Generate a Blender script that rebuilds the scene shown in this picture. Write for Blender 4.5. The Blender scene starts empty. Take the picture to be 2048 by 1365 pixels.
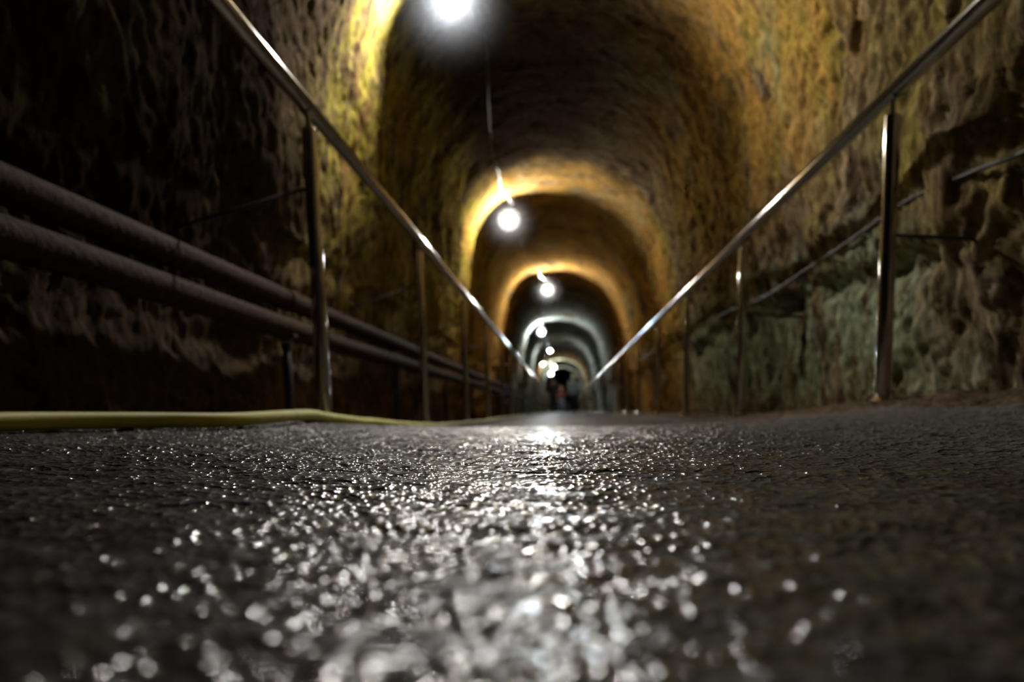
import bpy, bmesh, math, random
import numpy as np
from mathutils import Vector, Matrix

random.seed(4)
rng = np.random.RandomState(11)
sc = bpy.context.scene
COL = sc.collection
G = 0.2223                      # the passage runs downhill: metres of drop per metre forward


def W(x, y, z):
    """point from (sideways, along the passage, height above the camera's line down the slope)"""
    return Vector((x, y, z - G * y))


# ------------------------------------------------------------------ noise
_perm = rng.permutation(256)
_perm = np.concatenate([_perm, _perm, _perm])
_grad = rng.normal(size=(256, 3))
_grad /= np.linalg.norm(_grad, axis=1)[:, None]


def perlin(x, y, z):
    xi = np.floor(x).astype(int); yi = np.floor(y).astype(int); zi = np.floor(z).astype(int)
    xf = x - xi; yf = y - yi; zf = z - zi
    u = xf * xf * xf * (xf * (xf * 6 - 15) + 10)
    v = yf * yf * yf * (yf * (yf * 6 - 15) + 10)
    w = zf * zf * zf * (zf * (zf * 6 - 15) + 10)
    out = 0
    for dx in (0, 1):
        for dy in (0, 1):
            for dz in (0, 1):
                h = _perm[_perm[_perm[(xi + dx) & 255] + ((yi + dy) & 255)] + ((zi + dz) & 255)]
                g = _grad[h]
                d = g[..., 0] * (xf - dx) + g[..., 1] * (yf - dy) + g[..., 2] * (zf - dz)
                out = out + d * (u if dx else 1 - u) * (v if dy else 1 - v) * (w if dz else 1 - w)
    return out * 1.5


def fbm(x, y, z, o=4, gain=0.5, ridge=False):
    t = 0; a = 1.0; s = 1.0
    for k in range(o):
        n = perlin(x * s + 17.3 * k, y * s + 5.1 * k, z * s + 9.7 * k)
        if ridge:
            n = 1 - 2 * np.abs(n)
        t = t + a * n
        a *= gain; s *= 2.03
    return t


def sstep(a, b, x):
    t = np.clip((x - a) / (b - a), 0, 1)
    return t * t * (3 - 2 * t)


# ------------------------------------------------------------------ materials
def mat(name):
    m = bpy.data.materials.new(name); m.use_nodes = True
    nt = m.node_tree
    b = nt.nodes['Principled BSDF']
    return m, nt, b


def nd(nt, t, **kw):
    n = nt.nodes.new(t)
    for k, v in kw.items():
        if k in ('operation', 'blend_type', 'data_type', 'attribute_name', 'noise_dimensions', 'feature', 'distance', 'clamp', 'use_clamp', 'noise_type', 'normalize'):
            setattr(n, k, v)
        else:
            n.inputs[k].default_value = v
    return n


def simple(name, col, rough, metal=0.0, spec=0.5, vary=0.0, scale=30, bump=0.0):
    m, nt, b = mat(name)
    b.inputs['Base Color'].default_value = (*col, 1)
    b.inputs['Roughness'].default_value = rough
    b.inputs['Metallic'].default_value = metal
    b.inputs['Specular IOR Level'].default_value = spec
    tc = nd(nt, 'ShaderNodeTexCoord')
    n = nd(nt, 'ShaderNodeTexNoise', Scale=scale, Detail=5)
    nt.links.new(tc.outputs['Object'], n.inputs['Vector'])
    if vary:
        r = nd(nt, 'ShaderNodeValToRGB')
        r.color_ramp.elements[0].position = .3; r.color_ramp.elements[1].position = .7
        r.color_ramp.elements[0].color = (*[c * (1 - vary) for c in col], 1)
        r.color_ramp.elements[1].color = (*[min(1, c * (1 + vary)) for c in col], 1)
        nt.links.new(n.outputs['Fac'], r.inputs['Fac'])
        nt.links.new(r.outputs['Color'], b.inputs['Base Color'])
    if bump:
        bp = nd(nt, 'ShaderNodeBump', Strength=1.0, Distance=bump)
        nt.links.new(n.outputs['Fac'], bp.inputs['Height'])
        nt.links.new(bp.outputs['Normal'], b.inputs['Normal'])
    return m


def mixc(nt, fac, a, b, blend='MIX'):
    n = nt.nodes.new('ShaderNodeMix'); n.data_type = 'RGBA'; n.blend_type = blend
    for s, v in ((0, fac), (6, a), (7, b)):
        if isinstance(v, bpy.types.NodeSocket):
            nt.links.new(v, n.inputs[s])
        elif s == 0:
            n.inputs[0].default_value = v
        else:
            n.inputs[s].default_value = (*v, 1)
    return n.outputs[2]


def mth(nt, op, a, b=None, clamp=False):
    n = nt.nodes.new('ShaderNodeMath'); n.operation = op; n.use_clamp = clamp
    for i, v in enumerate((a, b)):
        if v is None:
            continue
        if isinstance(v, bpy.types.NodeSocket):
            nt.links.new(v, n.inputs[i])
        else:
            n.inputs[i].default_value = v
    return n.outputs[0]


def rng_(nt, v, a, b, c=0.0, d=1.0):
    n = nt.nodes.new('ShaderNodeMapRange'); n.interpolation_type = 'SMOOTHSTEP'
    nt.links.new(v, n.inputs[0])
    for i, q in enumerate((a, b, c, d)):
        n.inputs[i + 1].default_value = q
    return n.outputs[0]


def rock_material():
    m, nt, b = mat('hewn_rock')
    at = nd(nt, 'ShaderNodeAttribute', attribute_name='rock_place')
    P = at.outputs['Vector']

    def noise(scale, sx=1, sy=1, sz=1, detail=5, rough=.55, off=0):
        mp = nt.nodes.new('ShaderNodeMapping')
        mp.inputs['Scale'].default_value = (sx, sy, sz); mp.inputs['Location'].default_value = (off, off * .7, off * .3)
        nt.links.new(P, mp.inputs['Vector'])
        n = nd(nt, 'ShaderNodeTexNoise', Scale=scale, Detail=detail, Roughness=rough)
        nt.links.new(mp.outputs[0], n.inputs['Vector'])
        return n.outputs['Fac']

    def attr(name):
        return nd(nt, 'ShaderNodeAttribute', attribute_name=name).outputs['Fac']
    n1 = noise(2.2, 1, 1, .6)
    n2 = noise(9, 1, 1.3, .45, 6, .65, 3)
    n3 = noise(4.5, 1, 1, .4, 6, .6, 8)
    n4 = noise(26, 1, 1.2, .7, 6, .65, 5)
    c = mixc(nt, rng_(nt, n2, .38, .64), (.085, .056, .034), (.38, .285, .175))
    c = mixc(nt, mth(nt, 'MULTIPLY', rng_(nt, n1, .45, .62), .45), c, (.26, .19, .055))
    oc = mth(nt, 'MULTIPLY', attr('ochre'), rng_(nt, n3, .30, .58))
    c = mixc(nt, oc, c, (.52, .30, .075))
    ye = mth(nt, 'MULTIPLY', attr('lichen'), rng_(nt, n2, .42, .58))
    c = mixc(nt, ye, c, (.36, .30, .04))
    gr = mth(nt, 'MULTIPLY', attr('green'), mth(nt, 'MULTIPLY', rng_(nt, n3, .36, .52), rng_(nt, n2, .36, .52)))
    c = mixc(nt, gr, c, (.33, .39, .25))
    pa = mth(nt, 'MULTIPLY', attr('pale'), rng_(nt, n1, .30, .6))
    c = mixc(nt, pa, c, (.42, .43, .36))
    shd = mth(nt, 'MULTIPLY', attr('roof_left_shade'), rng_(nt, n1, .15, .42))  # painted shade for the roof and left wall
    c = mixc(nt, shd, c, (.080, .058, .040))
    c = mixc(nt, mth(nt, 'MULTIPLY', attr('near_left_shade'), rng_(nt, n1, .25, .5, .55, 1.0)), c, (.036, .026, .019))  # near left wall painted darker still, standing in for its shade
    sp = rng_(nt, n4, .35, .7, .6, 1.4)
    c = mixc(nt, 1.0, c, sp, 'MULTIPLY') if False else c
    hsv = nt.nodes.new('ShaderNodeHueSaturation'); nt.links.new(c, hsv.inputs['Color']); nt.links.new(sp, hsv.inputs['Value'])
    nt.links.new(hsv.outputs[0], b.inputs['Base Color'])
    nt.links.new(rng_(nt, n3, .3, .7, .8, .95), b.inputs['Roughness'])
    b.inputs['Specular IOR Level'].default_value = 0
    h = mth(nt, 'ADD', mth(nt, 'MULTIPLY', n4, 1.0), mth(nt, 'MULTIPLY', n2, .5))
    bp = nd(nt, 'ShaderNodeBump', Strength=.8, Distance=.010)
    nt.links.new(h, bp.inputs['Height']); nt.links.new(bp.outputs[0], b.inputs['Normal'])
    return m


def floor_material():
    m, nt, b = mat('wet_floor')
    at = nd(nt, 'ShaderNodeAttribute', attribute_name='rock_place')
    P = at.outputs['Vector']
    soil = nd(nt, 'ShaderNodeAttribute', attribute_name='soil').outputs['Fac']
    damp = nd(nt, 'ShaderNodeAttribute', attribute_name='damp').outputs['Fac']

    def noise(scale, detail=4, rough=.55):
        n = nd(nt, 'ShaderNodeTexNoise', Scale=scale, Detail=detail, Roughness=rough)
        nt.links.new(P, n.inputs['Vector'])
        return n.outputs['Fac']
    v = nd(nt, 'ShaderNodeTexVoronoi', Scale=165.0); v.feature = 'F1'
    nt.links.new(P, v.inputs['Vector'])
    v2 = nd(nt, 'ShaderNodeTexVoronoi', Scale=60.0); v2.feature = 'F1'
    nt.links.new(P, v2.inputs['Vector'])
    cellv = nt.nodes.new('ShaderNodeSeparateColor'); nt.links.new(v.outputs['Color'], cellv.inputs[0])
    nL = noise(7); nM = noise(60); nF = noise(900, 2)
    c = mixc(nt, rng_(nt, nL, .35, .65), (.050, .045, .040), (.088, .075, .062))
    # scattered pale and dark stones in the mortar
    c = mixc(nt, mth(nt, 'MULTIPLY', rng_(nt, cellv.outputs[0], .86, .9), .7), c, (.22, .22, .22))
    c = mixc(nt, mth(nt, 'MULTIPLY', rng_(nt, cellv.outputs[1], .8, .84), .6), c, (.02, .022, .028))
    c = mixc(nt, mth(nt, 'MULTIPLY', rng_(nt, cellv.outputs[2], .88, .91), .6), c, (.13, .085, .05))
    c = mixc(nt, mth(nt, 'MULTIPLY', mth(nt, 'SUBTRACT', 1.0, damp), .7), c, mixc(nt, rng_(nt, nM, .35, .65), (.13, .12, .105), (.27, .255, .23)))
    sc_ = mixc(nt, rng_(nt, nM, .35, .65), (.07, .044, .026), (.21, .14, .088))
    sm = rng_(nt, mth(nt, 'ADD', soil, mth(nt, 'MULTIPLY', mth(nt, 'SUBTRACT', nL, .5), .5)), .4, .6)
    c = mixc(nt, sm, c, sc_)
    nt.links.new(c, b.inputs['Base Color'])
    wet = mth(nt, 'MULTIPLY', damp, mth(nt, 'SUBTRACT', 1.0, sm))
    film = mth(nt, 'MULTIPLY', wet, mth(nt, 'MULTIPLY', rng_(nt, noise(26, 2), .32, .56, .2, 1.0), rng_(nt, cellv.outputs[0], .15, .35, .2, 1.0)))
    b.inputs['Roughness'].default_value = .6
    b.inputs['Specular IOR Level'].default_value = .05
    nt.links.new(film, b.inputs['Coat Weight'])
    b.inputs['Coat Roughness'].default_value = .11
    b.inputs['Coat IOR'].default_value = 1.9
    sq = lambda q: mth(nt, 'MULTIPLY', q, q)
    h = mth(nt, 'ADD', mth(nt, 'MULTIPLY', sq(v.outputs['Distance']), -1.0), mth(nt, 'MULTIPLY', noise(48, 0), 1.0))
    h = mth(nt, 'ADD', h, mth(nt, 'MULTIPLY', sq(v2.outputs['Distance']), -1.2))
    bp = nd(nt, 'ShaderNodeBump', Strength=1.0, Distance=.0025)
    sx = nt.nodes.new('ShaderNodeSeparateXYZ'); nt.links.new(P, sx.inputs[0])
    nt.links.new(rng_(nt, sx.outputs[1], .5, 1.1, .0019, .0034), bp.inputs['Distance'])
    nt.links.new(rng_(nt, sx.outputs[1], .9, 2.0, .11, .30), b.inputs['Coat Roughness'])
    nt.links.new(h, bp.inputs['Height'])
    nt.links.new(bp.outputs[0], b.inputs['Normal']); nt.links.new(bp.outputs[0], b.inputs['Coat Normal'])
    return m


def emit(name, col, strength):
    m, nt, b = mat(name)
    b.inputs['Base Color'].default_value = (.8, .8, .8, 1)
    b.inputs['Emission Color'].default_value = (*col, 1)
    b.inputs['Emission Strength'].default_value = strength
    m.cycles.emission_sampling = 'FRONT'
    return m


M_rock = rock_material()
M_floor = floor_material()
M_steel = simple('brushed_steel', (.56, .53, .49), .11, 1.0, vary=.12, scale=14, bump=.0004)
M_steel_dull = simple('dull_steel', (.30, .28, .26), .35, 1.0, vary=.2, scale=40)
M_rust = simple('rusty_iron', (.06, .033, .022), .8, .0, .06, vary=.5, scale=45, bump=.004)
M_stand = simple('blackened_iron', (.035, .026, .022), .6, .0, vary=.4, scale=40, bump=.002)
M_hose = simple('yellow_hose', (.70, .66, .09), .55, 0, .3, vary=.18, scale=9)
M_cable = simple('black_cable', (.03, .028, .027), .32, 0, .6, vary=.2)
M_cable_pale = simple('grey_cable', (.03, .027, .025), .45, 0, .4, vary=.2)
M_plate = simple('lamp_housing', (.10, .10, .10), .5, .0, vary=.1)
M_bezel = simple('lamp_bezel', (.75, .74, .72), .3, .0, vary=.05)
M_skin = simple('skin', (.55, .33, .25), .5, vary=.06)
M_black = simple('black_cloth', (.012, .012, .015), .9, vary=.3)
M_navy = simple('navy_cloth', (.012, .016, .03), .85, vary=.3)
M_jacket = simple('grey_blue_cloth', (.18, .25, .33), .8, vary=.15)
M_red = simple('plum_cloth', (.17, .07, .085), .85, vary=.15)
M_jeans = simple('blue_denim', (.20, .30, .52), .85, vary=.15)
M_hairb = simple('brown_hair', (.16, .085, .03), .6, vary=.25)
M_hairk = simple('dark_hair', (.015, .012, .01), .6, vary=.25)
M_hairg = simple('grey_hair', (.45, .47, .42), .6, vary=.15)
M_shoe = simple('dark_shoe', (.02, .018, .016), .6, vary=.2)


# ------------------------------------------------------------------ object helpers
def link(name, me, m=None, parent=None, smooth=True):
    o = bpy.data.objects.new(name, me); COL.objects.link(o)
    if m is not None:
        me.materials.append(m)
    if smooth:
        me.polygons.foreach_set('use_smooth', [True] * len(me.polygons))
    if parent is not None:
        o.parent = parent
        o.matrix_parent_inverse = Matrix.Translation(-parent_world(parent))
    return o


def parent_world(p):
    v = Vector((0, 0, 0))
    while p is not None:
        v = v + p.location if p.parent is None else v + p.location
        p = None if p.parent is None else None
    return v


def tag(o, label=None, cat=None, group=None, kind=None):
    if label: o['label'] = label
    if cat: o['category'] = cat
    if group: o['group'] = group
    if kind: o['kind'] = kind
    return o


def empty(name, loc=(0, 0, 0)):
    o = bpy.data.objects.new(name, None); COL.objects.link(o)
    o.location = loc; o.empty_display_size = .1
    return o


def obj(name, bm, m, parent=None, smooth=True, auto=None):
    """mesh in world coordinates; parented pieces keep their world place"""
    bmesh.ops.recalc_face_normals(bm, faces=bm.faces)
    me = bpy.data.meshes.new(name); bm.to_mesh(me); bm.free()
    o = link(name, me, m, None, smooth)
    if auto:
        try:
            me.set_sharp_from_angle(angle=math.radians(auto))
        except Exception:
            pass
    if parent is not None:
        o.parent = parent
    return o


def ring_frame(d):
    d = d.normalized()
    a = Vector((0, 0, 1)) if abs(d.z) < .9 else Vector((1, 0, 0))
    u = d.cross(a).normalized(); v = d.cross(u).normalized()
    return u, v


def tube(bm, pts, r, seg=16, cap=True, wob=0):
    pts = [Vector(p) for p in pts]
    rs = r if isinstance(r, (list, tuple)) else [r] * len(pts)
    rings = []
    prev = None
    for i, p in enumerate(pts):
        d = pts[min(i + 1, len(pts) - 1)] - pts[max(i - 1, 0)]
        d.normalize()
        if prev is None:
            u, v = ring_frame(d)
        else:
            u = (prev - d * prev.dot(d)).normalized(); v = d.cross(u)
        prev = u
        rings.append([bm.verts.new(p + (u * math.cos(t) + v * math.sin(t)) * rs[i] * (1 + wob * random.uniform(-1, 1)))
                      for t in (2 * math.pi * k / seg for k in range(seg))])
    for a, b in zip(rings, rings[1:]):
        for k in range(seg):
            bm.faces.new((a[k], a[(k + 1) % seg], b[(k + 1) % seg], b[k]))
    if cap:
        bm.faces.new(rings[0]); bm.faces.new(rings[-1][::-1])
    return rings


def lathe(bm, origin, axis, prof, seg=32):
    """prof: list of (radius, distance along the axis)"""
    o = Vector(origin); d = Vector(axis).normalized(); u, v = ring_frame(d)
    rings = []
    for r, h in prof:
        if r < 1e-6:
            rings.append([bm.verts.new(o + d * h)])
        else:
            rings.append([bm.verts.new(o + d * h + (u * math.cos(2 * math.pi * k / seg) + v * math.sin(2 * math.pi * k / seg)) * r) for k in range(seg)])
    for a, b in zip(rings, rings[1:]):
        for k in range(seg):
            k2 = (k + 1) % seg
            if len(a) == 1 and len(b) == 1: continue
            if len(a) == 1: bm.faces.new((a[0], b[k2], b[k]))
            elif len(b) == 1: bm.faces.new((a[k], a[k2], b[0]))
            else: bm.faces.new((a[k], a[k2], b[k2], b[k]))
    for rg, rev in ((rings[0], True), (rings[-1], False)):
        if len(rg) > 1:
            bm.faces.new(rg[::-1] if rev else rg)


def spline(pts, n):
    pts = [Vector(p) for p in pts]
    P = [pts[0] * 2 - pts[1]] + pts + [pts[-1] * 2 - pts[-2]]
    out = []
    for i in range(1, len(P) - 2):
        for k in range(n):
            t = k / n
            a, b, c, d = P[i - 1], P[i], P[i + 1], P[i + 2]
            out.append(.5 * ((2 * b) + (c - a) * t + (2 * a - 5 * b + 4 * c - d) * t * t + (3 * b - a - 3 * c + d) * t ** 3))
    out.append(pts[-1])
    return out


def grid_object(name, X, Y, Z, m, attrs, flip=False):
    """X,Y,Z (rows x cols) in slope coordinates"""
    r, c = X.shape
    co = np.stack([X, Y, Z - G * Y], -1).reshape(-1, 3).astype(np.float32)
    idx = np.arange(r * c).reshape(r, c)
    a, b, d, e = idx[:-1, :-1], idx[:-1, 1:], idx[1:, 1:], idx[1:, :-1]
    q = np.stack([a, b, d, e] if not flip else [a, e, d, b], -1).reshape(-1)
    n = len(q) // 4
    me = bpy.data.meshes.new(name)
    me.vertices.add(r * c); me.vertices.foreach_set('co', co.reshape(-1))
    me.loops.add(n * 4); me.loops.foreach_set('vertex_index', q.astype(np.int32))
    me.polygons.add(n); me.polygons.foreach_set('loop_start', np.arange(0, n * 4, 4, dtype=np.int32))
    me.polygons.foreach_set('loop_total', np.full(n, 4, dtype=np.int32))
    me.update(calc_edges=True)
    at = me.attributes.new('rock_place', 'FLOAT_VECTOR', 'POINT')
    at.data.foreach_set('vector', np.stack([X, Y, Z], -1).reshape(-1).astype(np.float32))
    for k, v in attrs.items():
        t = me.attributes.new(k, 'FLOAT', 'POINT'); t.data.foreach_set('value', v.reshape(-1).astype(np.float32))
    return link(name, me, m)


# ------------------------------------------------------------------ the rock passage
PROF = [(1.34, -.30), (1.30, .0), (1.26, .3), (1.22, .6), (1.14, 1.0), (1.07, 1.4), (.97, 1.8), (.72, 2.18), (.25, 2.42),
        (-.25, 2.44), (-.62, 2.34), (-.88, 2.05), (-.98, 1.7), (-1.03, 1.35), (-1.07, 1.0), (-1.14, .7), (-1.22, .4), (-1.28, .05), (-1.32, -.35)]


def profile(n):
    pts = [Vector((a, b, 0)) for a, b in PROF]
    s = np.array([[p.x, p.y] for p in spline(pts, 20)])
    L = np.concatenate([[0], np.cumsum(np.linalg.norm(np.diff(s, axis=0), axis=1))])
    t = np.linspace(0, L[-1], n)
    px = np.interp(t, L, s[:, 0]); pz = np.interp(t, L, s[:, 1])
    tx = np.gradient(px); tz = np.gradient(pz)
    l = np.hypot(tx, tz)
    return px, pz, -tz / l, tx / l          # inward normal (profile runs right wall -> roof -> left wall)


def along():
    ys = [-4.0]
    while ys[-1] < 62:
        y = ys[-1]
        ys.append(y + (.15 if y < 1.0 else .013 if y < 5.2 else .02 if y < 9 else .035 if y < 16 else .09 if y < 30 else .25))
    return np.array(ys)


def build_rock():
    ys = along(); n = 460
    px, pz, nx, nz = profile(n)
    Yg, Xg = np.meshgrid(ys, px, indexing='ij')
    Zg = np.broadcast_to(pz, Xg.shape).copy(); NX = np.broadcast_to(nx, Xg.shape); NZ = np.broadcast_to(nz, Xg.shape)
    up = np.abs(NZ)                                     # 1 on the roof, 0 on the walls
    X, Y, Z = Xg, Yg, Zg
    wx = .10 * fbm(X * 2 + 5, Y * 2, Z * 2, 2); wy = .12 * fbm(X * 2, Y * 2 + 15, Z * 2, 2); wz = .12 * fbm(X * 2, Y * 2, Z * 2 + 25, 2)
    xw, yw, zw = X + wx, Y + wy, Z + wz
    wall = 1 - .85 * up
    d = .060 * (1 - .5 * up) * fbm(X * 1.1, Y * 1.1, Z * 1.1, 3)
    # hewn facets: steep short grooves on the walls, faint crosswise ones on the roof
    d = d + .026 * wall * (1 - .65 * sstep(-.5, -.8, X)) * fbm(xw * 2.4 + 3, yw * 5.0 + 1.6 * zw, zw * 3.3 + 7, 5, .6)
    left = sstep(-.5, -.8, X)
    d = d + .016 * wall * (1 - .6 * left) * fbm(xw * 6 + 9, yw * 11 + 5 * zw, zw * 7, 4, .6, True)
    d = d + .011 * wall * fbm(xw * 15, yw * 22, zw * 16, 3, .62)
    pits = sstep(.22, .50, fbm(xw * 6 + 31, yw * 9 + 3 * zw, zw * 5 + 3, 3)) * sstep(-.5, .2, fbm(X * 1.2 + 7, Y * 1.2, Z * 1.2, 2))
    d = d - .032 * pits * wall * (1 - .65 * left)
    R = sstep(.7, 1.0, X); L = sstep(-.8, -1.0, X)
    # shelf of rock along the right wall, undercut below the hanging cable
    ledge = .60 + .05 * fbm(Y * .9, Y * 0, Y * 0 + 4, 3) - .06 * sstep(4.5, 2, Y)
    near = sstep(12, 7, Y)
    und = np.exp(-((Z - ledge + .05 - .06 * fbm(Y * 3, Z * 2, Y * 0 + 6, 3)) / .045) ** 2) * sstep(-.25, .25, fbm(Y * 2.3, Z * 1.5, Y * 0 + 2, 3))
    d = d - R * near * .09 * und + R * near * .022 * sstep(-.04, .05, Z - ledge) * sstep(.55, .1, Z - ledge)
    # smoother, slightly proud face low on the right
    smooth = R * sstep(ledge - .05, ledge - .12, Z) * sstep(3.0, 3.6, Y) * near
    d = d * (1 - .30 * smooth)
    # foot of the left wall bulges under the pipes; keep clear of pipes and rails
    d = d + L * .05 * sstep(.28, .05, Z) * sstep(-.2, .05, Z + .2)
    lim = np.where((X < -.9) & (Z < .75) & (Z > .2), np.maximum(0, -(Xg + 1.14)) * .8, .085)
    d = np.minimum(d, lim)
    X = Xg + NX * d; Z = Zg + NZ * d
    # rock colours as patches, plus shade painted on roof and left wall
    pn = fbm(Xg * .9 + 40, Yg * .9, Zg * .9, 3)
    pn2 = fbm(Xg * 1.7 + 60, Yg * 1.7, Zg * 1.7, 3)
    ochre = sstep(.35, .9, Xg) * sstep(.8, 1.5, Zg + .4 * pn) * sstep(2.4, 3.2, Yg) * sstep(7.4, 6.2, Yg)
    ochre = np.maximum(ochre, sstep(7.6, 8.3, Yg + .4 * pn) * sstep(18, 14, Yg) * .95)
    ochre = np.maximum(ochre, sstep(31, 33, Yg) * sstep(38, 36, Yg) * .6)
    ochre = np.maximum(ochre, .45 * sstep(.0, .5, pn2) * (Xg < 0))
    lichen = np.clip(sstep(-.5, -.9, Xg) * sstep(2.3, 3.2, Yg) * sstep(.3, 1.0, Zg) * .9 + sstep(.8, 1.0, Xg) * sstep(-.3, .4, pn2) * .6 * sstep(.4, .8, Zg), 0, 1) * sstep(14, 8, Yg)
    green = sstep(.8, 1.1, Xg) * sstep(ledge + .25, ledge - .05, Zg + .2 * pn2) * sstep(2.4, 3.2, Yg) * sstep(9, 6, Yg) * sstep(-.15, .25, Zg + .15 * pn)
    green = np.maximum(green, .5 * sstep(.2, .6, pn) * (Yg < 14) * (Xg > -.9))
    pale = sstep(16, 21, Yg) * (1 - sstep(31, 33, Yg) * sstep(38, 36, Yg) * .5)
    roof_left_shade = sstep(.45, .85, up) * (.35 + .65 * sstep(4.6, 5.4, Yg + .3 * pn)) * (1 - .5 * sstep(.1, .6, Xg)) * sstep(8.2, 7.4, Yg + .5 * pn2)  # shade painted into the roof colour between the first lamps
    roof_left_shade = np.maximum(roof_left_shade, .95 * sstep(3.9, 2.8, Yg + .5 * pn - .25 * Zg) * (Xg < -.3))  # near left wall painted dark where little lamplight reaches
    roof_left_shade = np.maximum(roof_left_shade, .45 * sstep(.5, .2, Zg + .1 * pn) * (Xg < -.5))  # darker low on the left wall
    near_left_shade = sstep(3.3, 2.3, Yg + .5 * pn - .2 * Zg) * (Xg < -.3) * sstep(.25, .6, Zg)  # deeper shade painted into the nearest stretch of left wall
    A = dict(near_left_shade=near_left_shade, ochre=ochre, lichen=lichen, green=green, pale=pale, roof_left_shade=roof_left_shade)
    i1 = int(np.argmax(pz > 1.65)); i2 = n - 1 - int(np.argmax(pz[::-1] > 1.65))
    for name, s, lab in (('wall_right', slice(0, i1 + 1), 'hewn rock wall with orange and green stains, right of the path'),
                         ('ceiling', slice(i1, i2 + 1), 'dark arched rock roof of the passage'),
                         ('wall_left', slice(i2, n), 'dark hewn rock wall behind the rusty pipes')):
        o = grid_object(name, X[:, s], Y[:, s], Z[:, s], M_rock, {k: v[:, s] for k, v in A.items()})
        tag(o, lab, 'ceiling' if name == 'ceiling' else 'wall', kind='structure')


build_rock()


def floor_h(x, y):
    """height of the floor in slope coordinates"""
    base = np.interp(y, [-5, .2, .7, 1.3, 2.0, 2.8, 4.0, 5.0, 9, 70], [-.053, -.053, -.0505, -.046, -.044, -.062, -.088, -.100, -.100, -.100])
    side = np.where(x < 0, .030, .028) * np.clip(np.abs(x) / .8, 0, 1.2) ** 2.2 * sstep(4.0, 1.6, y)
    bank = sstep(.74, 1.02, x) * np.interp(y, [-5, 1.0, 2.3, 3.2, 5, 70], [.02, .02, .042, .055, .06, .06])
    gut = -.045 * sstep(-.80, -.92, x)
    return base + side + bank + gut


def build_floor():
    ys = [-4.0]
    while ys[-1] < 62:
        y = ys[-1]
        ys.append(y + (.25 if y < -.2 else .004 if y < .9 else .006 if y < 2.6 else .015 if y < 5 else .05 if y < 12 else .3))
    ys = np.array(ys)
    xs = np.concatenate([np.arange(-1.36, -.9, .012), np.arange(-.9, .9, .0055), np.arange(.9, 1.40, .012)])
    Y, X = np.meshgrid(ys, xs, indexing='ij')
    Z = floor_h(X, Y)
    slab = sstep(.95, .75, X) * sstep(-1.1, -.85, X)
    o = np.zeros_like(X)
    n = fbm(X * 9, Y * 16, o, 3) * .0028 + fbm(X * 34, Y * 52, o + 3, 3) * .0016
    # tamped cross ridges
    ph = Y / .055 + .9 * fbm(X * 2.2, Y * 2.5, o + 8, 2)
    n = n + .0011 * np.sin(2 * math.pi * ph) * sstep(-.4, .3, fbm(X * 1.5, Y * 2.5, o + 12, 2))
    # a shallow step worn across the path
    n = n - .003 * np.exp(-((Y - .62 - .03 * fbm(X * 2.5, o, o + 1, 2)) / .012) ** 2) * sstep(-.75, -.4, X) * sstep(.4, .1, X)
    soilz = fbm(X * 6, Y * 6, o + 5, 4) * .014 + .006 * fbm(X * 22, Y * 22, o + 6, 3)
    Z = Z + n * slab + soilz * (1 - slab)
    soil = np.clip(1 - slab + .0 * X, 0, 1)
    damp = np.clip(1.0 - .75 * sstep(.12, .42, X - .12 * (Y < .6)) * sstep(.40, .75, Y) * sstep(9, 4, Y) - .25 * sstep(.25, .6, np.abs(X)) - .8 * sstep(2.4, 5, Y), .06, 1)
    f = grid_object('floor', X, Y, Z, M_floor, dict(soil=soil, damp=damp), flip=True)
    tag(f, 'wet gritty path glistening under the lamps', 'floor', kind='structure')


build_floor()

# far end of the passage
bm = bmesh.new()
px, pz, nx, nz = profile(90)
ring = [W(a, 61.0, b) for a, b in zip(px, pz)]
prev = [bm.verts.new(p) for p in ring]
cen = W(0, 61.4, 1.0)
for k in (.7, .4, .15):
    cur = [bm.verts.new(cen.lerp(p, k) + Vector((0, random.uniform(-.15, .15), 0))) for p in ring]
    for i in range(len(ring) - 1):
        bm.faces.new((prev[i], prev[i + 1], cur[i + 1], cur[i]))
    prev = cur
bm.faces.new(prev)
tag(obj('wall_end', bm, M_rock), 'dark rock closing the far end of the passage', 'wall', kind='structure')


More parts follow.
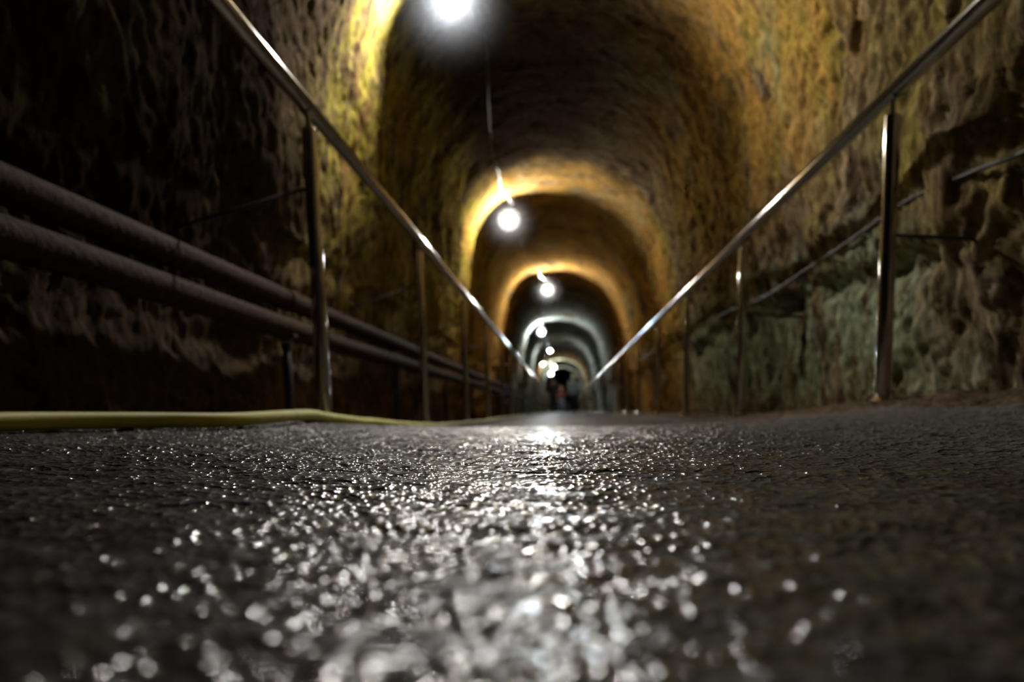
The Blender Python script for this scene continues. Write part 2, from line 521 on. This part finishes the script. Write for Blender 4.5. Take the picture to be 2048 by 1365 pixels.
# ------------------------------------------------------------------ handrails
def handrail(name, side, x, hz, first, label):
    t = empty(name, (0, 0, 0))
    tag(t, label, 'handrail', 'tubular steel handrails of the path')
    bm = bmesh.new()
    pts = [W(x, y, hz - .0009 * max(0, y - 4)) for y in [-.6] + list(np.arange(.5, 47.6, 1.0))]
    tube(bm, pts, .0235, 24)
    obj('rail', bm, M_steel, t)
    y = first; k = 0
    while y < 47:
        top = hz - .0009 * max(0, y - 4)
        zb = float(floor_h(np.array(x), np.array(y)))
        yy = y + random.uniform(-.03, .03) * (k > 1)
        seg = 24 if k < 5 else 12
        tz = top - .062
        bm = bmesh.new()
        lathe(bm, W(x, yy, zb - .03), (0, 0, 1), [(.0225, 0), (.0225, tz - zb + .03 - .004), (.0195, tz - zb + .03)], seg)
        post = obj('post', bm, M_steel, t, auto=40)
        bm = bmesh.new()
        p0 = W(x, yy, tz); p1 = W(x, yy, top - .026)
        tube(bm, [p0, p1], .0075, 10)
        # saddle that cups the rail from below
        sad = []
        for s in (-1, -.5, 0, .5, 1):
            c = W(x, yy + s * .034, top)
            row = []
            for a in np.linspace(-2.3, -.84, 7):
                row.append((bm.verts.new(c + Vector((math.cos(a) * .0238, 0, math.sin(a) * .0238))), bm.verts.new(c + Vector((math.cos(a) * .0275, 0, math.sin(a) * .0275)))))
            sad.append(row)
        for r0, r1 in zip(sad, sad[1:]):
            for q in range(6):
                bm.faces.new((r0[q][1], r0[q + 1][1], r1[q + 1][1], r1[q][1]))
                bm.faces.new((r0[q][0], r0[q + 1][0], r1[q + 1][0], r1[q][0]))
            bm.faces.new((r0[0][0], r0[0][1], r1[0][1], r1[0][0])); bm.faces.new((r0[6][0], r0[6][1], r1[6][1], r1[6][0]))
        obj('saddle', bm, M_steel, post, auto=40)
        bm = bmesh.new()
        lathe(bm, W(x, yy, zb + .004), (0, 0, 1), [(.045, 0), (.045, .006), (.034, .014), (.0235, .02)], seg)
        obj('base_flange', bm, M_steel, post, auto=40)
        if y < 16:
            bm = bmesh.new()
            if side < 0:
                tube(bm, [W(x - .02, yy, .70), W(x - .2, yy - .09, .62), W(x - .36, yy - .17, .55)], .006, 8)
            else:
                tube(bm, [W(x + .02, yy, .50), W(x + .22, yy + .0, .485), W(x + .34, yy, .475)], .006, 8)
            obj('stay_rod', bm, M_stand, post)
        y += 1.83; k += 1
    return t


handrail('handrail', -1, -.75, .942, 2.44, 'steel tube handrail on slim posts in front of the rusty pipes')
handrail('handrail', 1, .94, .90, 2.37, 'steel tube handrail on slim posts along the orange stained wall')


# ------------------------------------------------------------------ rusty pipes and their stands
def pipe(x, pts, r, joints, label):
    t = empty('water_pipe', (0, 0, 0))
    tag(t, label, 'pipe', 'rusty pipes along the left wall')
    bm = bmesh.new()
    ys = np.concatenate([np.arange(-.8, 6, .12), np.arange(6, 44, .8)])
    zz = lambda y: float(np.interp(y, [p[0] for p in pts], [p[1] for p in pts]))
    tube(bm, [W(x + .004 * math.sin(y * 1.7), y, zz(y)) for y in ys], r, 28, wob=.012)
    obj('pipe_run', bm, M_rust, t)
    for y in joints:
        bm = bmesh.new()
        d = (W(0, 1, 0) - W(0, 0, 0)).normalized()
        lathe(bm, W(x, y - .04, zz(y)), d, [(r * .98, 0), (r * 1.10, .003), (r * 1.10, .075), (r * .98, .08)], 28)
        obj('joint_sleeve', bm, M_rust, t, auto=40)
    return zz


low_z = pipe(-1.035, [(-1, .342), (1.6, .342), (3.8, .322), (8, .325), (44, .33)], .041, [3.38, 8.9], 'lower rusty iron pipe, nearest the handrail and resting on stands')
pipe(-1.095, [(-1, .468), (2.6, .468), (4, .462), (44, .46)], .041, [3.15, 9.2], 'upper rusty iron pipe, tight against the dark left rock wall')

NTH = ['nearest black iron stand under the lower rusty pipe, left of the first post', 'second black iron stand under the lower rusty pipe, before the second left post',
       'third black iron stand under the lower rusty pipe, before the third left post', 'fourth and farthest black iron stand visible under the lower rusty pipe']
for lab, y in zip(NTH, (2.93, 4.9, 6.95, 9.0)):
    x = -1.035
    zb = float(floor_h(np.array(x), np.array(y)))
    zt = low_z(y) - .047
    t = empty('pipe_stand', W(x, y, zb)); tag(t, lab, 'stand', 'stands under the lower pipe')
    base = W(x, y, zb)
    bm = bmesh.new(); tube(bm, [Vector((0, 0, -.03)), Vector((0, 0, zt - zb - .012))], .017, 12); obj('leg', bm, M_stand, t)
    bm = bmesh.new(); bmesh.ops.create_cube(bm, size=1, matrix=Matrix.Translation((0, 0, .004)) @ Matrix.Diagonal((.1, .1, .012, 1))); obj('foot_plate', bm, M_stand, t, smooth=False)
    bm = bmesh.new()
    rows = []
    for s in (-.03, .03):
        row = []
        for a in np.linspace(-2.5, -.64, 9):
            for rr in (.0462, .0515):
                row.append(bm.verts.new((math.cos(a) * rr, s, low_z(y) - zb - G * s + math.sin(a) * rr)))
        rows.append(row)
    for q in range(8):
        for o_ in (0, 1):
            bm.faces.new((rows[0][2 * q + o_], rows[0][2 * q + 2 + o_], rows[1][2 * q + 2 + o_], rows[1][2 * q + o_]))
        for r_ in rows:
            bm.faces.new((r_[2 * q], r_[2 * q + 1], r_[2 * q + 3], r_[2 * q + 2]))
    for q in (0, 16):
        bm.faces.new((rows[0][q], rows[0][q + 1], rows[1][q + 1], rows[1][q]))
    obj('cradle', bm, M_stand, t, auto=40)

# ------------------------------------------------------------------ hose
hp = [(-.80, .35, .016), (-.765, .75, .016), (-.742, 1.05, .016), (-.69, 1.25, .0165), (-.622, 1.43, .0175), (-.625, 1.7, .021), (-.656, 2.0, .022), (-.675, 2.25, .018),
      (-.68, 2.6, .014), (-.685, 2.8, .016), (-.68, 3.3, .014), (-.66, 4.0, .014), (-.68, 4.6, .015), (-.685, 5.4, .014), (-.66, 6.5, .014), (-.685, 8, .014), (-.67, 11, .014), (-.685, 15, .014), (-.67, 20, .014), (-.68, 27, .014)]
bm = bmesh.new()
tube(bm, spline([W(x, y, float(floor_h(np.array(x), np.array(y))) + h) for x, y, h in hp], 10), .0135, 18)
tag(obj('garden_hose', bm, M_hose), 'yellow hose lying along the left edge of the wet floor', 'hose')

# ------------------------------------------------------------------ cable slung on the right wall
cp = [(1.13, .2, .70), (1.13, 1.4, .66), (1.135, 1.95, .625), (1.14, 2.3, .655), (1.145, 2.75, .69), (1.15, 3.2, .675), (1.15, 3.7, .66), (1.15, 4.6, .64), (1.15, 5.6, .68), (1.15, 7, .70), (1.16, 9, .74), (1.17, 12, .76)]
bm = bmesh.new()
tube(bm, spline([W(*p) for p in cp], 8), .007, 12)
tag(obj('wall_cable', bm, M_cable_pale), 'dark cable slung along the rock ledge of the right wall', 'cable')

# ------------------------------------------------------------------ lamps
LZ = 2.10
LAMPS = [  # x, y, colour, strength, style, label
    (-.515, 4.19, (1.0, .97, .93), 1050, 'globe', 'nearest tunnel lamp, cut off by the top edge of the photo'),
    (-.538, 8.69, (1.0, .95, .88), 520, 'plate', 'second nearest tunnel lamp, glaring at the end of the hanging cable'),
    (-.22, 13.65, (1.0, .94, .84), 520, 'plate', 'third nearest tunnel lamp, under the golden arch, well right of the second'),
    (-.515, 20.9, (.74, .87, 1.0), 800, 'plate', 'cool white tunnel lamp on a pale arch, fourth from the camera'),
    (-.388, 26.9, (.80, .91, 1.0), 760, 'globe', 'cool white tunnel lamp just above the warm one, fifth from the camera'),
    (-.811, 34.4, (1.0, .86, .62), 480, 'globe', 'warm white tunnel lamp, farthest left of the distant cluster'),
    (-.368, 37.8, (.92, 1.0, .88), 850, 'plate', 'upper of the two touching far lamps above the people'),
    (-.609, 44.4, (.86, .95, 1.0), 700, 'plate', 'lowest and farthest lamp, just above the dark clothed person'),
]
AX = (W(0, 0, 0) - W(0, 1, 0)).normalized()       # lamps face up the slope
for i, (x, y, col, st, style, lab) in enumerate(LAMPS):
    c = W(x, y, LZ)
    AX = (W(0, 0, 0) - W(0, 1, 0)).normalized() if i not in (4, 5) else Vector((0, -.3, -1)).normalized()   # most lamps face up the slope
    t = empty('tunnel_lamp', c); tag(t, lab, 'lamp', 'lamps along the roof')
    o0 = Vector((0, 0, 0))
    if style == 'globe':
        bm = bmesh.new(); lathe(bm, o0, AX, [(0, -.03), (.05, -.03), (.062, -.02), (.062, .0), (.05, .004), (0, .004)], 32); obj('housing', bm, M_plate, t, auto=40)
        bm = bmesh.new(); lathe(bm, o0, AX, [(.058, .002), (.074, .006), (.078, .016), (.074, .026), (.06, .030), (.058, .02), (.058, .002)], 40); obj('bezel', bm, M_bezel, t)
        prof = [(.0, .005), (.042, .006)] + [(.045 * math.cos(a), .025 + .045 * math.sin(a)) for a in np.linspace(0, math.pi / 2, 6)[:-1]] + [(0, .07)]
    else:
        bm = bmesh.new(); lathe(bm, o0, AX, [(0, -.03), (.09, -.03), (.115, -.012), (.12, .0), (.112, .004), (0, .004)], 32); obj('housing', bm, M_plate, t, auto=40)
        bm = bmesh.new(); lathe(bm, o0, AX, [(.058, .005), (.07, .008), (.073, .012), (.07, .016), (.06, .018), (.058, .005)], 40); obj('bezel', bm, M_bezel, t)
        prof = [(0, .005), (.055, .006)] + [(.055 * math.cos(a), .012 + .048 * math.sin(a)) for a in np.linspace(0, math.pi / 2, 6)[:-1]] + [(0, .06)]
    bm = bmesh.new(); lathe(bm, o0, AX, prof, 14); obj('lens', bm, emit('lamp_glow', col, st), t)
    bm = bmesh.new(); tube(bm, [Vector((0, .045, .0)), Vector((0, .055, .12)), Vector((0, .05, .40))], .009, 10); obj('hanger', bm, M_stand, t)

# power cable slung from lamp to lamp below the roof
cab = [(-.58, 2.6, 2.20), (-.50, 3.6, 2.22), (-.48, 4.1, 2.262), (-.478, 4.25, 2.262), (-.405, 4.6, 2.15), (-.41, 4.9, 2.13), (-.44, 5.25, 2.11), (-.505, 6.15, 2.13), (-.53, 6.75, 2.10), (-.515, 7.0, 2.11), (-.55, 7.8, 2.17), (-.52, 8.35, 2.25), (-.503, 8.60, 2.262), (-.50, 8.78, 2.262)]
for (xa, ya, *_), (xb, yb, *_) in zip(LAMPS[1:], LAMPS[2:]):
    for k in range(1, 6):
        q = k / 6
        cab.append((xa + (xb - xa) * q + .04 * math.sin(k * 2.3), ya + (yb - ya) * q, 2.2 - .06 * math.sin(math.pi * q) + .02 * math.sin(k * 3.1)))
    cab.append((xb + .036, yb - .12, 2.262)); cab.append((xb + .036, yb + .12, 2.262))
from mathutils.bvhtree import BVHTree
_me = bpy.data.objects['ceiling'].data
_roof = BVHTree.FromPolygons([v.co for v in _me.vertices], [tuple(p.vertices) for p in _me.polygons])


def under_roof(p):
    hit = _roof.ray_cast(Vector((p.x, p.y, p.z - .9)), Vector((0, 0, 1)))[0]
    return p if hit is None else Vector((p.x, p.y, min(p.z, hit.z - .03)))


bm = bmesh.new()
tube(bm, [under_roof(p) for p in spline([W(*p) for p in cab], 8)], .0085, 10)
tag(obj('power_cable', bm, M_cable), 'thin dark power cable looping from lamp to lamp below the roof', 'cable')


# ------------------------------------------------------------------ people far down the passage
def capsules(segs):
    bm = bmesh.new()
    for p, q, r0, r1 in segs:
        p = Vector(p); q = Vector(q)
        if (q - p).length < 1e-4: q = p + Vector((0, 0, .001))
        d = (q - p).normalized()
        pr = [(0, -r0)] + [(r0 * math.cos(a), r0 * math.sin(a)) for a in (-1.1, -.6, 0)]
        L = (q - p).length
        pr += [(r1 * math.cos(a), L + r1 * math.sin(a)) for a in (0, .6, 1.1)] + [(0, L + r1)]
        lathe(bm, p, d, pr, 12)
    return bm


def fuse(name, bm, m, parent, vox=.012):
    bmesh.ops.recalc_face_normals(bm, faces=bm.faces)
    me = bpy.data.meshes.new(name); bm.to_mesh(me); bm.free()
    o = bpy.data.objects.new(name, me); COL.objects.link(o)
    r = o.modifiers.new('r', 'REMESH'); r.mode = 'VOXEL'; r.voxel_size = vox
    s = o.modifiers.new('s', 'SMOOTH'); s.factor = .5; s.iterations = 3
    dg = bpy.context.evaluated_depsgraph_get(); dg.update()
    nm = bpy.data.meshes.new_from_object(o.evaluated_get(dg))
    COL.objects.unlink(o); bpy.data.objects.remove(o)
    nm.name = name
    return link(name, nm, m, None).__class__ and _par(bpy.data.objects[COL.objects[-1].name], parent)


def _par(o, p):
    o.parent = p
    return o


def person(loc, H, label, m_top, m_legs, m_hair, turn, arm, stride, child=False):
    """figure facing local -Y, then turned"""
    t = empty('person', loc); t.rotation_euler = (0, 0, turn); tag(t, label, 'person', 'visitors far down the passage')
    k = H / 1.75
    hs = 1.18 if child else 1.0
    V = lambda x, y, z: (x * k, y * k, z * k)
    body, top, legs = [], [], []

    def seg(lst, a, b, r0, r1): lst.append((V(*a), V(*b), r0 * k, r1 * k))
    hz = 1.61
    # head with jaw, nose, brow, ears; neck
    for a, b, r0, r1 in (((0, .012, hz + .02), (0, .0, hz + .035), .088 * hs, .086 * hs), ((0, -.02, hz - .05), (0, -.035, hz - .075), .066 * hs, .05 * hs),
                         ((0, -.092 * hs, hz + .015), (0, -.108 * hs, hz - .018), .011, .016), ((-.035, -.078 * hs, hz + .03), (.035, -.078 * hs, hz + .03), .016, .016),
                         ((-.025, -.082 * hs, hz - .058), (.025, -.082 * hs, hz - .058), .011, .011),
                         ((-.088 * hs, .01, hz + .02), (-.09 * hs, .012, hz - .02), .014, .011), ((.088 * hs, .01, hz + .02), (.09 * hs, .012, hz - .02), .014, .011),
                         ((0, .015, 1.42), (0, .0, 1.54), .056, .052)):
        seg(body, a, b, r0, r1)
    # trunk
    tr = [((-.15, .0, 1.38), (.15, .0, 1.38), .065, .065), ((0, .01, 1.30), (0, .015, 1.12), .135, .125), ((-.07, 0, 1.28), (-.06, 0, 1.08), .105, .095), ((.07, 0, 1.28), (.06, 0, 1.08), .105, .095),
          ((-.06, .01, 1.06), (-.075, .01, .93), .10, .105), ((.06, .01, 1.06), (.075, .01, .93), .10, .105)]
    body += [(V(*a), V(*b), r0 * k, r1 * k) for a, b, r0, r1 in tr]
    top += [(V(*a), V(*b), (r0 + .018) * k, (r1 + .02) * k) for a, b, r0, r1 in tr]
    for s in (-1, 1):
        sh = (s * .185, 0, 1.38)
        el = (s * .245, .03, 1.10) if arm == 'down' or s < 0 else (s * .235, -.05, 1.11)
        wr = (s * .245, -.05, .86) if arm == 'down' or s < 0 else (s * .10, -.24, 1.08)
        seg(body, sh, el, .052, .042); seg(body, el, wr, .042, .028)
        seg(top, sh, el, .072, .06); seg(top, el, wr, .06, .047)
        w = Vector(wr); d = (w - Vector(el)).normalized()
        side = Vector((0, 1, 0)) if abs(d.z) > .7 else Vector((0, 0, 1))
        side = (side - d * side.dot(d)).normalized(); flat = d.cross(side)
        palm = w + d * .085
        seg(body, w, palm, .028, .030); seg(body, w + side * .012, palm + side * .022, .024, .02); seg(body, w - side * .012, palm - side * .022, .024, .02)
        for fi, ln in enumerate((.060, .072, .078, .070)):
            b0 = palm + side * (.031 - .0207 * (3 - fi)) * 1.0
            kn = b0 + d * ln * .55 + flat * .008 * s
            seg(body, b0, kn, .0098, .0092); seg(body, kn, kn + d * ln * .42 + flat * .022 * s, .0092, .008)
        tb = w + d * .03 - side * .026
        seg(body, tb, tb + d * .035 - side * .030, .013, .011); seg(body, tb + d * .035 - side * .030, tb + d * .068 - side * .034, .011, .009)
        hip = (s * .09, .01, .93); kn = (s * .10, -.03 - s * stride * .5, .50); an = (s * .105, .02 - s * stride, .09)
        seg(body, hip, kn, .088, .056); seg(body, kn, an, .056, .038)
        seg(legs, hip, kn, .108, .078); seg(legs, kn, (an[0], an[1], .10), .078, .062)
        seg(body, (an[0], an[1] + .03, .04), (an[0] + s * .02, an[1] - .15, .03), .038, .03)
    legs.append((V(-.07, .01, .96), V(.07, .01, .96), .115 * k, .115 * k))
    fuse('body', capsules(body), M_skin, t, .008)
    fuse('jacket' if not child else 'jumper', capsules(top), m_top, t, .014)
    fuse('trousers', capsules(legs), m_legs, t, .014)
    hr = [(V(0, .03, hz + .045), V(0, .02, hz + .07), .092 * hs * k, .086 * hs * k), (V(0, .05, hz + .02), V(0, .06, hz - .06), .075 * hs * k, .055 * k)]
    fuse('hair', capsules(hr), m_hair, t, .01)
    for s in (-1, 1):
        an = (s * .105, .02 - s * stride, .09)
        fuse('shoe', capsules([(V(an[0], an[1] + .035, .045), V(an[0] + s * .02, an[1] - .16, .04), .047 * k, .040 * k)]), M_shoe, t, .012)
    return t


def stand_at(x, y):
    return W(x, y, float(floor_h(np.array(x), np.array(y))) + .004)


person(stand_at(-.43, 36.6), 1.66, 'person in black standing at the left of the distant group', M_black, M_black, M_hairk, math.radians(200), 'bent', .03)
person(stand_at(-.03, 35.6), 1.22, 'small person in plum top and blue jeans between two adults, facing the camera', M_red, M_jeans, M_hairb, math.radians(8), 'bent', .05, True)
person(stand_at(.54, 36.4), 1.76, 'person in grey blue jacket and black trousers at the right of the distant group', M_jacket, M_navy, M_hairg, math.radians(165), 'down', .02)

# ------------------------------------------------------------------ added scattering balls imitating lens glare round the first lamps
bm = bmesh.new()
for x, y, *_ in LAMPS[:3]:
    bmesh.ops.create_icosphere(bm, subdivisions=3, radius=.38, matrix=Matrix.Translation(W(x, y - .05, LZ - .05)))
mm = bpy.data.materials.new('glare_scatter'); mm.use_nodes = True
mm.node_tree.nodes.clear()
vo = mm.node_tree.nodes.new('ShaderNodeVolumeScatter'); vo.inputs['Anisotropy'].default_value = .55
vo.inputs['Color'].default_value = (.86, .92, 1, 1)
geo = mm.node_tree.nodes.new('ShaderNodeNewGeometry')
dmin = None
for x, y, *_ in LAMPS[:3]:
    dn = mm.node_tree.nodes.new('ShaderNodeVectorMath'); dn.operation = 'DISTANCE'; dn.inputs[1].default_value = W(x, y - .05, LZ - .05)
    mm.node_tree.links.new(geo.outputs['Position'], dn.inputs[0])
    dmin = dn.outputs['Value'] if dmin is None else mth(mm.node_tree, 'MINIMUM', dmin, dn.outputs['Value'])
fall = mth(mm.node_tree, 'SUBTRACT', 1.0, mth(mm.node_tree, 'DIVIDE', dmin, .38), True)
mm.node_tree.links.new(mth(mm.node_tree, 'MULTIPLY', mth(mm.node_tree, 'MULTIPLY', fall, fall), .20), vo.inputs['Density'])
mm.cycles.volume_sampling = 'EQUIANGULAR'
ou = mm.node_tree.nodes.new('ShaderNodeOutputMaterial'); mm.node_tree.links.new(vo.outputs[0], ou.inputs['Volume'])
hz = obj('lamp_glare', bm, mm); tag(hz, 'added scattering balls imitating lens glare around the tunnel lamps', 'lamp_glare', kind='stuff')

# ------------------------------------------------------------------ world, camera
w = bpy.data.worlds.new('World'); sc.world = w; w.use_nodes = True
w.node_tree.nodes['Background'].inputs[0].default_value = (.004, .004, .005, 1)

R_ = ((.99795387, -.01757812, -.06147423), (.0586251, -.13216255, .98949288), (-.02551801, -.99107218, -.1308616))
col_ = lambda j, s: Vector((R_[0][j], R_[1][j], R_[2][j])) * s
cam = bpy.data.cameras.new('camera'); co = bpy.data.objects.new('camera', cam); COL.objects.link(co)
mx = Matrix((col_(0, 1), col_(1, -1), col_(2, -1))).transposed().to_4x4()
co.matrix_world = mx
cam.sensor_width = 36; cam.lens = 1600 / 2048 * 36
cam.clip_start = .01; cam.clip_end = 200
cam.dof.use_dof = True; cam.dof.focus_distance = .68; cam.dof.aperture_fstop = 5.2
sc.camera = co

vs = sc.view_settings
sc.display_settings.display_device = 'sRGB'
vs.view_transform = 'Standard'; vs.look = 'None'; vs.gamma = 1; vs.use_curve_mapping = False
vs.exposure = 0.7
cy = sc.cycles
cy.use_denoising = True
cy.max_bounces = 3; cy.diffuse_bounces = 2; cy.glossy_bounces = 2
cy.volume_step_rate = 1.5; cy.volume_max_steps = 24
cy.adaptive_threshold = .05; cy.adaptive_min_samples = 14
cy.blur_glossy = 0.2
cy.sample_clamp_indirect = 6
cy.sample_clamp_direct = 0
